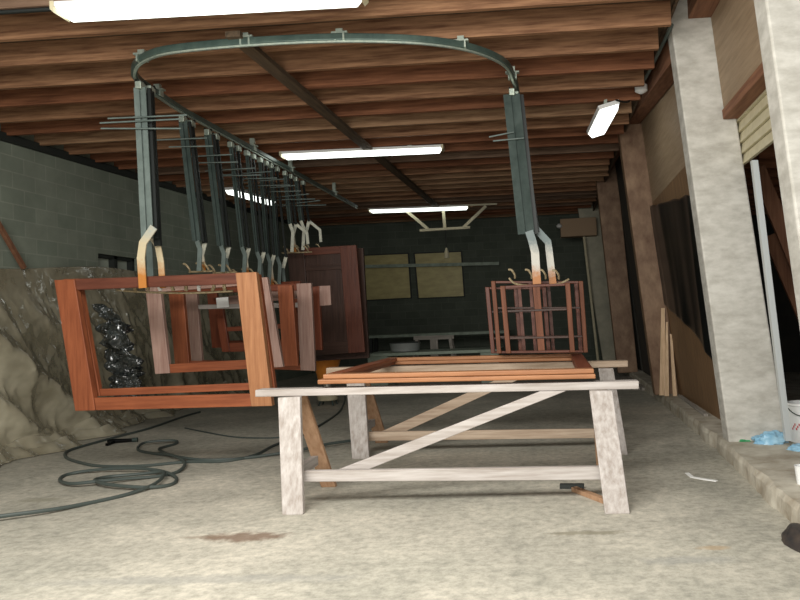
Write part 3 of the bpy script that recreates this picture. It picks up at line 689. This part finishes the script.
xa0 = atY(317, 386, YF-.1).x; xb0 = atY(596, 380, YF-.1).x
flat_frame('red-brown window frame lying directly on the two trestles, lower of two', .006, xa0, xb0, YF-.09, YR+.13, 0.036, 0.13)
flat_frame('red-brown window frame lying on top of the other one on the trestles', .044, xa0+0.04, xb0-.01, YF-.07, YR+.12, 0.038, 0.12)

# ------------------------------------------------------------------ spray pump, hose
pc = atZ(328, 405)
tp_ = thing('spray_pump', (pc.x, pc.y, 0), 'spray pump with an orange hopper standing on the floor behind the trestles', 'pump')
sY = pc.y
z_of = lambda py: atY(328, py, sY).z
zt1, zb1 = z_of(359), z_of(380)
MB().lathe((pc.x, pc.y, 0), [(0.10, zb1-.04), (0.15, zb1), (0.235, zt1-.03), (0.245, zt1), (0.225, zt1), (0.14, zb1+.02), (0.02, zb1+.015)]).build('hopper', M['orange_plastic'], tp_)
MB().lathe((pc.x-.01, pc.y, 0), [(0.252, zt1-.005), (0.255, zt1+.03), (0.21, zt1+.09), (0.02, zt1+.10)]).build('lid', M['black'], tp_)
MB().tube([(pc.x, pc.y, zb1-.02), (pc.x, pc.y, 0.3)], 0.06, 12).build('feed_neck', M['pump_metal'], tp_)
MB().lathe((pc.x, pc.y, 0), [(0.10, 0.075), (0.17, 0.09), (0.19, 0.18), (0.17, 0.29), (0.06, 0.32)]).build('motor_body', M['cream'], tp_)
for dx, dy in ((-.13, -.12), (.13, -.12), (-.13, .12), (.13, .12)):
    MB().tube([(pc.x+dx*.7, pc.y+dy*.7, .11), (pc.x+dx, pc.y+dy, 0)], 0.016, 8).build('leg', M['steel'], tp_)
MB().tube([(pc.x+.15, pc.y-.02, .2), (pc.x+.3, pc.y-.05, .22)], 0.04, 10).build('outlet_valve', M['galv'], tp_)
MB().lathe((pc.x+.24, pc.y-.1, .17), [(.05, 0), (.06, .03), (.05, .08), (.02, .09)], 14).build('pressure_gauge', M['galv'], tp_)

hp = [(344, 399), (335, 412), (322, 422), (305, 430), (285, 434), (255, 433), (220, 427), (190, 424)]
r_ = 0.016
def floorline(pts, r, lift=0.0): return [atZ(x, y, r+lift) for x, y in pts]
h1 = [V((pc.x+.30, pc.y-.05, .22)), V((pc.x+.36, pc.y-.2, .1))]+floorline([(339, 412), (322, 424), (300, 436), (275, 445), (255, 455), (225, 461), (185, 462), (140, 466), (100, 466), (78, 462), (66, 457), (68, 451), (90, 444), (120, 436), (150, 428), (185, 416), (200, 412)], r_)
hs = MB().tube(spline(h1, 8), r_, 8).build('spray_hose', M['hose'])
tag(hs, 'dark hose leaving the spray pump and sweeping left across the floor', 'hose')
h2 = floorline([(361, 441), (330, 446), (300, 452), (265, 456), (235, 459), (200, 461), (172, 458), (160, 452), (162, 448), (175, 444), (176, 442), (160, 443), (143, 445), (138, 450), (150, 453), (168, 456), (180, 461), (185, 466), (178, 472), (160, 476), (130, 480), (100, 484), (72, 486), (60, 481), (66, 475), (90, 472), (130, 471), (160, 473), (176, 478), (170, 485), (140, 489), (105, 487), (95, 482), (110, 477), (140, 474), (160, 473.5)], 0.014, 0.0)
h3 = floorline([(160, 473.5), (164, 478), (155, 486), (130, 494), (90, 503), (50, 512), (0, 520), (-60, 527)], 0.014)
s2 = spline(h2+h3[1:], 6)
n_ = len(s2); s2 = [p+V((0, 0, 0.028*(0.5+0.5*math.sin(i*0.21)))) for i, p in enumerate(s2)]
tag(MB().tube(s2, 0.016, 8).build('air_hose', M['hose']), 'grey-green hose lying in loose loops on the floor left of the trestles', 'hose')
h4 = floorline([(185, 428), (205, 432), (235, 437), (270, 438), (290, 436)], 0.01)
tag(MB().tube(spline(h4, 6), 0.010, 6).build('power_cable', M['hose']), 'thin dark cable on the floor behind the front trestle leg', 'cable')
gp = atZ(118, 441, 0.03)
sg = thing('spray_gun', (gp.x, gp.y, 0), 'small black spray gun lying on the floor beside the plastic sheeting', 'tool')
MB().tube([gp+V((-.12, -.02, 0)), gp+V((.16, .05, 0))], [0.03, 0.022], 10).build('barrel', M['black'], sg)
MB().bar(gp+V((-.05, 0, -.005)), gp+V((-.02, -.2, -.01)), 0.035, 0.03).build('handle', M['black'], sg)
MB().tube([gp+V((.16, .05, 0)), gp+V((.22, .065, 0))], 0.028, 10).build('nozzle', M['steel'], sg)

# ------------------------------------------------------------------ plastic sheeting along the left wall
def sheet(name, label, fn, nu, nv, m, cat):
    vs = [fn(i/(nu-1), j/(nv-1)) for j in range(nv) for i in range(nu)]
    fs = [(j*nu+i, j*nu+i+1, (j+1)*nu+i+1, (j+1)*nu+i) for j in range(nv-1) for i in range(nu-1)]
    b = MB(); b.add(vs, fs); b.smooth = True
    o = b.build(name, m); so_ = o.modifiers.new('thickness', 'SOLIDIFY'); so_.thickness = 0.004
    for p in o.data.polygons: p.use_smooth = True
    return tag(o, label, cat)
def ridged(p, o=5):
    return noise.ridged_multi_fractal(p, 0.9, 2.1, o, 1.0, 2.0)
rng = random.Random(11)
def creases(n, y0, y1, z0, z1, a0, a1, w0, w1, l0, l1, ang=None):
    out = []
    for _ in range(n):
        c = V((rng.uniform(y0, y1), rng.uniform(z0, z1))); th = rng.gauss(*ang) if ang else rng.uniform(0, math.pi); L = rng.uniform(l0, l1)
        out.append((c, V((math.cos(th), math.sin(th))), L, rng.choice((1, 1, -1))*rng.uniform(a0, a1), rng.uniform(w0, w1)))
    return out
def relief(cr, y, z):
    r = 0.0; p = V((y, z))
    for c, d, L, a, w_ in cr:
        q = p-c; t = q.dot(d); e = abs(q.x*d.y-q.y*d.x); o = max(0.0, abs(t)-L)
        k_ = e/w_+o/(w_*2.5)
        if k_ < 5: r += a*(math.exp(-k_) if w_ < .05 else math.exp(-k_*k_*.7))
    return r
CR = creases(12, 6.5, 16.5, 0, 2.3, .01, .035, .05, .16, .4, 1.3, (1.9, .35)) + creases(150, 6.5, 12.5, 0, 2.2, .003, .010, .015, .045, .1, .6, (1.9, .6))
ra, rb = atX(-10, 305, -6.2), atX(112, 436, -6.2)
rm_ = ((ra+rb)/2); rd = (rb-ra); CR.append((V((rm_.y, rm_.z)), V((rd.y, rd.z)).normalized(), rd.length/2, .20, .16))
ra, rb = atX(-40, 350, -6.2), atX(60, 450, -6.2); rm_ = ((ra+rb)/2); rd = (rb-ra); CR.append((V((rm_.y, rm_.z)), V((rd.y, rd.z)).normalized(), rd.length/2, .14, .12))
def big_sheet(u, v):
    Yv = 6.4+u*10.0; t = 1-v                                # t: 1 at the top
    top = 2.30+0.06*math.sin(Yv*1.3)+0.02*(Yv-7)
    bump = 1/(1+math.exp((Yv-9.6)/0.45))
    out = 0.14+0.50*bump+0.16*math.exp(-((Yv-11.0)/0.9)**2)
    prof = (1-t)**1.15
    x = XL+0.05+out*prof
    z = t*top
    ph = min(1.0, prof*3+.12)
    r = relief(CR, Yv, z)
    x += r*ph*1.3
    wp = 1.4*noise.noise(V((Yv*.5, z*.6, 4))); hang = 0.25+0.75*(1-t)
    for fq, sl, am, sd in ((5.2, 3.4, .085, 0), (9.5, 5.0, .045, 7), (17, 4.0, .018, 13)):
        m_ = max(0.0, 0.55+1.1*noise.noise(V((Yv*.9, z*.5, sd+.5))))
        x += ph*hang*am*m_*((1-abs(math.sin(.5*(Yv*fq+z*sl)+wp*2.2+sd)))**1.6*2-.6)
    x += 0.05*noise.noise(V((Yv*1.1, z*1.1, 1.7)))*ph
    x += 0.012*noise.fractal(V((Yv*6, z*6, 4.7)), .9, 2, 3)*ph
    if t < 0.10:                                            # bunched up on the floor
        k_ = (0.10-t)/0.10
        x += k_*(0.28+0.22*noise.noise(V((Yv*1.6, 3, 5)))) ; z = 0.23*(1-k_)**1.6*(1+.8*noise.noise(V((Yv*3, k_*3, 2))))+0.05*math.sin(math.pi*k_)*(1+noise.noise(V((Yv*5, k_*6, 8))))+.008
    return V((max(x, XL+0.02), Yv+0.35*r*ph, max(z, .008)))
sheet('plastic_sheeting', 'dusty translucent plastic sheeting draped along the left block wall', big_sheet, 420, 130, M['poly'], 'plastic sheet')
C2 = creases(130, 0, 1, 0, 2.2, .012, .05, .02, .07, .05, .4)
def shiny(u, v):
    a = atX(78, 305, -6.25); b = atX(101, 309, -5.75); c = atX(96, 402, -6.1); d_ = atX(128, 398, -5.55)
    p = a.lerp(b, u).lerp(c.lerp(d_, u), v)
    r = relief(C2, u, v*2.2); p.x += 0.2+1.3*r; p.y += .5*r+0.05*noise.noise(V((u*2, v*4, 9)))
    p.z += .04*noise.noise(V((u*2, v*2, 3)))
    return p
M['shiny'] = mat('shiny_grey_film', (0.012, 0.015, 0.016), 0.16, 0.0, base2=(0.05, 0.06, 0.062), spec=1.0, scale=4); crinkle(M['shiny'], 5.0, 0.08, 1.0); M['shiny'].node_tree.nodes['Principled BSDF'].inputs['Coat Weight'].default_value = 1.0
sheet('plastic_film', 'shiny crumpled dark plastic film hanging on the left wall inside the front frame', shiny, 60, 100, M['shiny'], 'plastic sheet')
a = atX(-4, 220, XL+.12); b = atX(24, 268, XL+.12)
tag(MB().bar(a, b, 0.05, 0.05).build('batten', wood('beam', 'z')), 'dark wooden batten slanting on the left block wall above the sheeting', 'batten')

# ------------------------------------------------------------------ back of the shop
yb3 = Y3+0.02
hb = thing('hanging_bracket', atY(443, 231, yb3), 'cream metal bracket hanging below the farthest ceiling lamp', 'bracket')
for pa_, pb_ in (((404, 209), (428, 229)), ((486, 206), (463, 228)), ((443, 206), (445, 229))):
    MB().bar(atY(*pa_, yb3+.14), atY(*pb_, yb3+.14), 0.07, 0.05, up=(0, 1, 0)).build('strut', M['cream'], hb)
MB().bar(atY(420, 230.5, yb3+.14), atY(470, 227.5, yb3+.14), 0.09, 0.06).build('crossbar', M['cream'], hb)
MB().tube([atY(445, 230, yb3+.14), atY(446.5, 250, yb3+.14)], 0.012, 6).build('cord', M['darkpaint'], hb)
MB().tube([atY(446.5, 248, yb3+.14), atY(446.5, 252, yb3+.14), atY(447, 258, yb3+.14)], [0.02, 0.05, 0.06], 10).build('lamp_holder', M['cream'], hb)
MB().bar(atY(400, 208, yb3+.14), atY(497, 204, yb3+.14), 0.04, 0.04).build('top_bar', M['cream'], hb)
wr = thing('wall_rail', atY(440, 266, YB-.1), 'long thin pale rail across the boarded windows on the back wall', 'rail')
MB().bar(atY(364, 266.5, YB-.16), atY(499, 263.5, YB-.16), 0.05, 0.09).build('bar', M['pale'], wr)
for px in (412, 470): MB().bar(atY(px, 265, YB-.19+.05), atY(px, 265, YB-.001), 0.04, 0.04).build('bracket', M['darkpaint'], wr)
# long bench against the back wall
pa_ = atY(366, 334, 18.8); pb_ = atY(486, 333, 18.8); zc_ = (pa_.z+pb_.z)/2
wbn = thing('workbench', ((pa_.x+pb_.x)/2, 19.1, 0), 'long dark workbench with a pale front edge along the back wall', 'workbench')
MB().box((pa_.x, 18.8, zc_-.07), (pb_.x+.6, 19.5, zc_)).build('top', M['pale'], wbn)
for x in (pa_.x+.1, pb_.x+.5): 
    for y in (18.86, 19.44): MB().box((x-.05, y-.05, 0), (x+.05, y+.05, zc_-.071)).build('leg', M['darkpaint'], wbn)
pa_ = atY(414, 338, 16.6); pb_ = atY(454, 337, 16.6)
sh = thing('sawhorse', ((pa_.x+pb_.x)/2, 16.6, 0), 'grey sawhorse standing before the long back workbench', 'sawhorse')
MB().bar(pa_, pb_, 0.10, 0.09).build('top_beam', wood('grey', 'x'), sh)
for x, s_ in ((pa_.x+.08, -1), (pb_.x-.08, 1)):
    for q_ in (-1, 1): MB().bar((x, 16.6+q_*.07, pa_.z-.03), (x+s_*.14, 16.6+q_*.32, 0.0), 0.07, 0.05, up=(0, 1, 0)).build('leg', wood('grey', 'z'), sh)
cx_ = (pa_.x+pb_.x)/2; MB().box((cx_-.09, 16.58, .45), (cx_+.09, 16.62, pa_.z-.046)).build('centre_post', wood('grey', 'z'), sh)
MB().box((pa_.x+.02, 16.57, .38), (pb_.x-.02, 16.63, .45)).build('stretcher', wood('grey', 'x'), sh)
# low pale table with pan
ya_ = 14.2; pa_ = atY(366, 354, ya_); pb_ = atY(455, 352, ya_); zl = pa_.z
lt = thing('low_table', ((pa_.x+pb_.x)/2, ya_+.5, 0), 'low pale green table behind the trestles, with a metal pan on it', 'table')
MB().box((pa_.x, ya_, zl-.06), (pb_.x+.9, ya_+1.1, zl)).build('top', M['pale'], lt, bevel=.006)
MB().box((pa_.x+.02, ya_+.04, 0), (pa_.x+.42, ya_+1.0, zl-.061)).build('side_cupboard', M['pale'], lt)
MB().box((pb_.x+.5, ya_+.04, 0), (pb_.x+.86, ya_+1.0, zl-.061)).build('side_cupboard', M['pale'], lt)
pc2 = atZ(400, 353, zl)
pn = thing('metal_pan', (pc2.x, ya_+.4, zl), 'round dark metal pan with a shiny rim on the low pale table', 'pan')
MB().lathe((pc2.x, ya_+.4, zl), [(.26, .001), (.29, .02), (.31, .17), (.32, .18), (.30, .18), (.27, .03), (.02, .028)], 32).build('bowl', M['chrome'], pn)
MB().tube([V((pc2.x+.30*math.cos(a*.1), ya_+.4+.30*math.sin(a*.1), zl+.185)) for a in range(64)], .012, 6).build('rim', M['darkpaint'], pn)
# box and pipe on the far right columns
q_ = [atY(560, 219, YE-.35), atY(596, 217, YE-.35), atY(597, 235, YE-.35), atY(561, 237, YE-.35)]
cb = thing('switch_box', sum(q_, V())/4+V((0, .1, -.25)), 'brown box fixed to the grey column in the far right corner', 'box')
MB().prism(q_, (0, 0.345, 0)).build('case', M['cardboard'], cb, bevel=.01)
p = atY(560, 226, YE-.36); MB().lathe(p-V((.02, 0, .06)), [(.02, 0), (.07, .03), (.08, .07), (.03, .12)], 14).build('knob', M['white'], cb)
pk = atY(584, 236, YE-.3); pk2 = atZ(599, 352, ZK+.0); 
tag(MB().tube([V((pk.x, YE-.3, pk.z-.02)), V((atY(598, 350, YE-.3).x, YE-.3, 0.0))], 0.035, 8).build('pole', M['cream']), 'pale pole leaning below the brown box in the far right corner', 'pole')

# ------------------------------------------------------------------ right side items
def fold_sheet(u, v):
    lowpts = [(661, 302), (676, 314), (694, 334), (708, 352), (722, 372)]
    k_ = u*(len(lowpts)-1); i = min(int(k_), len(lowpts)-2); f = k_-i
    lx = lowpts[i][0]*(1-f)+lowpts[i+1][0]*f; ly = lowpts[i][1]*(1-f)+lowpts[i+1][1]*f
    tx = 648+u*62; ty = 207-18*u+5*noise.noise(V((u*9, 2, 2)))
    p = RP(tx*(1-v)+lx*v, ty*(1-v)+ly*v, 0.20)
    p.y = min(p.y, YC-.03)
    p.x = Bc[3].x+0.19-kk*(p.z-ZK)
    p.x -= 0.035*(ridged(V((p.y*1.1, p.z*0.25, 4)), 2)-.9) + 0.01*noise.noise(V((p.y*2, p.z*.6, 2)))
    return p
sheet('black_folded_sheet', 'black folded sheet on the brown boarding between two right columns', fold_sheet, 70, 60, M['black'], 'plastic sheet')  # black folded layer over the boarding, slanting along its lower edge
BG = 'offcuts leaning on the column'
for i, (tx, ty, bx, by, w_, lab) in enumerate(((663, 308, 661, 394, .10, 'tallest pale wood offcut leaning at the foot of the brown column'),
                                      (667, 322, 667, 396, .06, 'middle pale wood offcut leaning beside the tallest one'),
                                      (671, 334, 675, 396, .06, 'shortest pale wood offcut, rightmost of the three leaning'))):
    f = atZ(bx, by, ZK); tt = atY(tx, ty, YC-.03-.05*0-i*.035)
    f = V((f.x, min(f.y, YC-.15-i*.05), ZK))
    MBt = MB(); hv = V((w_/2, 0, 0)); MBt.prism([tt-hv*.5, tt+hv*.5, f+hv, f-hv], (0, 0.022, 0))
    tag(MBt.build('wood_offcut', wood('offcut', 'z')), lab, 'offcut', BG)
for i, (pa_, pb_, lab) in enumerate((((680, 396), (706, 415), 'thin stick lying on the raised slab, left one below the boarding'), ((690, 395), (719, 415), 'thin stick lying on the raised slab, right one close to the boarding'))):
    a = atZ(*pa_, ZK+.015); b = atZ(*pb_, ZK+.015)
    tag(MB().bar(a, b, .05, .03).build('stick', wood('grey', 'y')), lab, 'stick', 'sticks on the raised slab')
for i in range(4):
    a = atZ(622+i*7, 368+i*1.5, .06); b = atZ(640+i*5.5, 383+i*1, .06)
    x0 = 1.02+i*.155; 
    tag(MB().box((x0+.06, 13.3-i*.1, .001), (x0+.20, 17.2+i*.25, .05)).build('floor_board', wood('grey', 'y')),
        ['leftmost', 'second from left', 'third from left', 'rightmost'][i]+' grey board of four lying on the floor beside the raised slab far back', 'board', 'grey boards on the floor')
# steel door post
a = RP(753, 168, .46); b = RP(789, 441, .46)
MB().prism([atY(752, 160, 6.55), atY(758, 160, 6.55), atY(792, 441, 6.55), atY(786, 441, 6.55)], (0, .06, 0)).build('trim_20', M['post'], kind='structure')
p = atZ(806, 441, ZK)
bk = thing('bucket', (p.x, p.y, ZK), 'white plastic bucket with red print at the right edge on the raised slab', 'bucket')
MB().lathe((p.x, p.y, ZK), [(.14, .001), (.155, .33), (.165, .34), (.16, .36), (.145, .36), (.13, .02), (.01, .02)]).build('tub', M['white_plastic'], bk)
pr_ = MB()
for k_ in range(8):
    a0 = math.radians(205+k_*5); a1 = math.radians(209+k_*5); r = .154
    z0_ = ZK+.12+.02*(k_ % 3)
    pr_.add([(p.x+r*math.cos(a0), p.y+r*math.sin(a0), z0_), (p.x+r*math.cos(a1), p.y+r*math.sin(a1), z0_), (p.x+r*math.cos(a1), p.y+r*math.sin(a1), z0_+.02), (p.x+r*math.cos(a0), p.y+r*math.sin(a0), z0_+.02)], [(0, 1, 2, 3)])
pr_.build('print', M['red_ink'], bk)['label'] = 'red print'
MB().tube([V((p.x+.17*math.cos(a*.2), p.y-.05-.1*math.sin(a*.2), ZK+.33-.09*math.sin(a*.2))) for a in range(16)], .005, 6).build('handle', M['steel'], bk)
def bag(u, v):
    c_ = atZ(774, 446, ZK); a = u*2*math.pi; 
    r = 0.5*math.sin(math.pi*min(v, 1))**.5
    q_ = V((c_.x+.21*r*2*math.cos(a)*(1+.2*noise.noise(V((math.cos(a)*2, math.sin(a)*2, v*3)))), c_.y+.13*r*2*math.sin(a), ZK+.005+.12*(1-v if v > .5 else .5+.5*math.cos(math.pi*v))*(0.7+.5*noise.noise(V((math.cos(a)*3, math.sin(a)*3, v*5))))))
    return q_
def lump(name, label, cat, c, rx, ry, h, m, seed=0, amp=.25, nu=36, nv=16):
    vs = []; 
    for j in range(nv):
        th = math.pi/2*j/(nv-1)
        for i in range(nu):
            a = 2*math.pi*i/nu; d_ = V((math.cos(a)*math.cos(th), math.sin(a)*math.cos(th), math.sin(th)))
            k_ = 1+amp*noise.fractal(d_*1.7+V((seed, 0, 0)), .8, 2, 4)
            vs.append(V((c.x+rx*d_.x*k_, c.y+ry*d_.y*k_, c.z+.001+max(0, h*d_.z*k_))))
    fs = [(j*nu+i, j*nu+(i+1) % nu, (j+1)*nu+(i+1) % nu, (j+1)*nu+i) for j in range(nv-1) for i in range(nu)]
    fs.append(tuple(range(nu-1, -1, -1)))
    b = MB(); b.add(vs, fs); b.smooth = True; o = b.build(name, m)
    return tag(o, label, cat)
lump('plastic_bag', 'crumpled blue plastic bag on the raised slab before the pale column', 'bag', atZ(770, 443, ZK), .17, .10, .10, M['blue_plastic'], 3, .3)
lump('plastic_bag', 'second bit of blue plastic by the foot of the white bucket', 'bag', atZ(798, 450, ZK), .08, .09, .05, M['blue_plastic'], 8, .3)
lump('plastic_scrap', 'small green plastic scrap left of the blue bag', 'scrap', atZ(744, 441, ZK), .08, .05, .03, M['green_plastic'], 5, .3)
c_ = atZ(803, 484, ZK)
MBc = MB().lathe(c_, [(.04, .001), (.052, .12), (.055, .13), (.048, .13), (.038, .01), (.004, .008)], 20)
tag(MBc.build('plastic_cup', M['white_plastic']), 'white plastic cup on the raised slab at the right edge', 'cup')
lump('rubber_boot', 'dark rounded toe of a boot on the floor at the lower right edge', 'boot', atZ(808, 544), .13, .22, .11, M['rubber'], 2, .12)
st = [atZ(*p_, .004) for p_ in ((687, 473), (692, 477), (703, 479), (717, 481))]
tag(MB().sweep(st, .035, .006).build('paper_strip', M['paper']), 'thin white strip lying on the floor left of the raised slab', 'strip')
a = atZ(560, 486, .02); b = atZ(584, 486, .02); c1_ = atZ(574, 488, .02); d1 = atZ(606, 501, .02)
ts = thing('wooden_tee', (b.x, b.y, 0), 'small T-shaped wooden tool on the floor beside the right front trestle leg', 'tool')
MB().bar(a, b, .05, .035).build('head', M['darkpaint'], ts); MB().bar(c1_+V((0, -.03, 0)), d1, .05, .035).build('handle', wood('raw', 'x'), ts)
# conduit, junction box and lamp cord near the right wall plate
jb = RP(641, 87, -.09)
cp = thing('conduit', jb, 'grey conduit with a white junction box along the right wall plate', 'conduit')
MB().tube(spline([RP(672, 25, -.02), RP(660, 50, -.03), RP(650, 70, -.04), RP(641, 86, -.05)], 6), .018, 6).build('pipe', M['steel_light'], cp)
MB().lathe(jb-V((0, 0, .05)), [(.02, -.03), (.075, 0), (.075, .07), (.02, .10)], 16).build('junction_box', M['white'], cp)
MB().tube(spline([RP(641, 88, -.05), RP(634, 96, -.1), RP(627, 102, -.25), atZ(616, 100, 3.93)], 6), .012, 6).build('cord', M['steel_black'], cp)
yl_ = atY(58, 22, 5.8); yl_ = 3.45+0.6*round((atZ(60, 22, 3.9).y-3.4775)/0.6)+0.0275
tag(MB().tube([V((XL+.02, yl_, zb(yl_)-.012)), V((-5.5, yl_, zb(yl_)-.014)), V((atY(57, 22, yl_).x, yl_, zb(yl_)-.02))], .016, 6).build('lamp_cable', M['steel_black']), 'dark cable running left from the nearest ceiling lamp', 'cable')

# ------------------------------------------------------------------ light
wd = bpy.data.worlds.new('world'); sc.world = wd; wd.use_nodes = True
wd.node_tree.nodes['Background'].inputs[0].default_value = (0.86, 0.95, 1.0, 1); wd.node_tree.nodes['Background'].inputs[1].default_value = 0.25
def area(name, loc, rot, sx, sy, e, col):
    l = bpy.data.lights.new(name, 'AREA'); l.shape = 'RECTANGLE'; l.size = sx; l.size_y = sy; l.energy = e; l.color = col
    o = bpy.data.objects.new(name, l); C.objects.link(o); o.location = loc; o.rotation_euler = rot; return o
area('daylight_from_open_front', (-1.9, 2.0, 3.45), (math.radians(50), 0, 0), 5.2, 1.4, 365, (1.0, 0.97, 0.91))
area('daylight_low_through_open_front', (-0.9, -0.6, 1.5), (math.radians(90), 0, 0), 5.0, 2.2, 215, (1.0, 0.965, 0.90))

vs_ = sc.view_settings; vs_.view_transform = 'Standard'; vs_.look = 'None'; vs_.gamma = 1; vs_.use_curve_mapping = False
vs_.exposure = 0.0
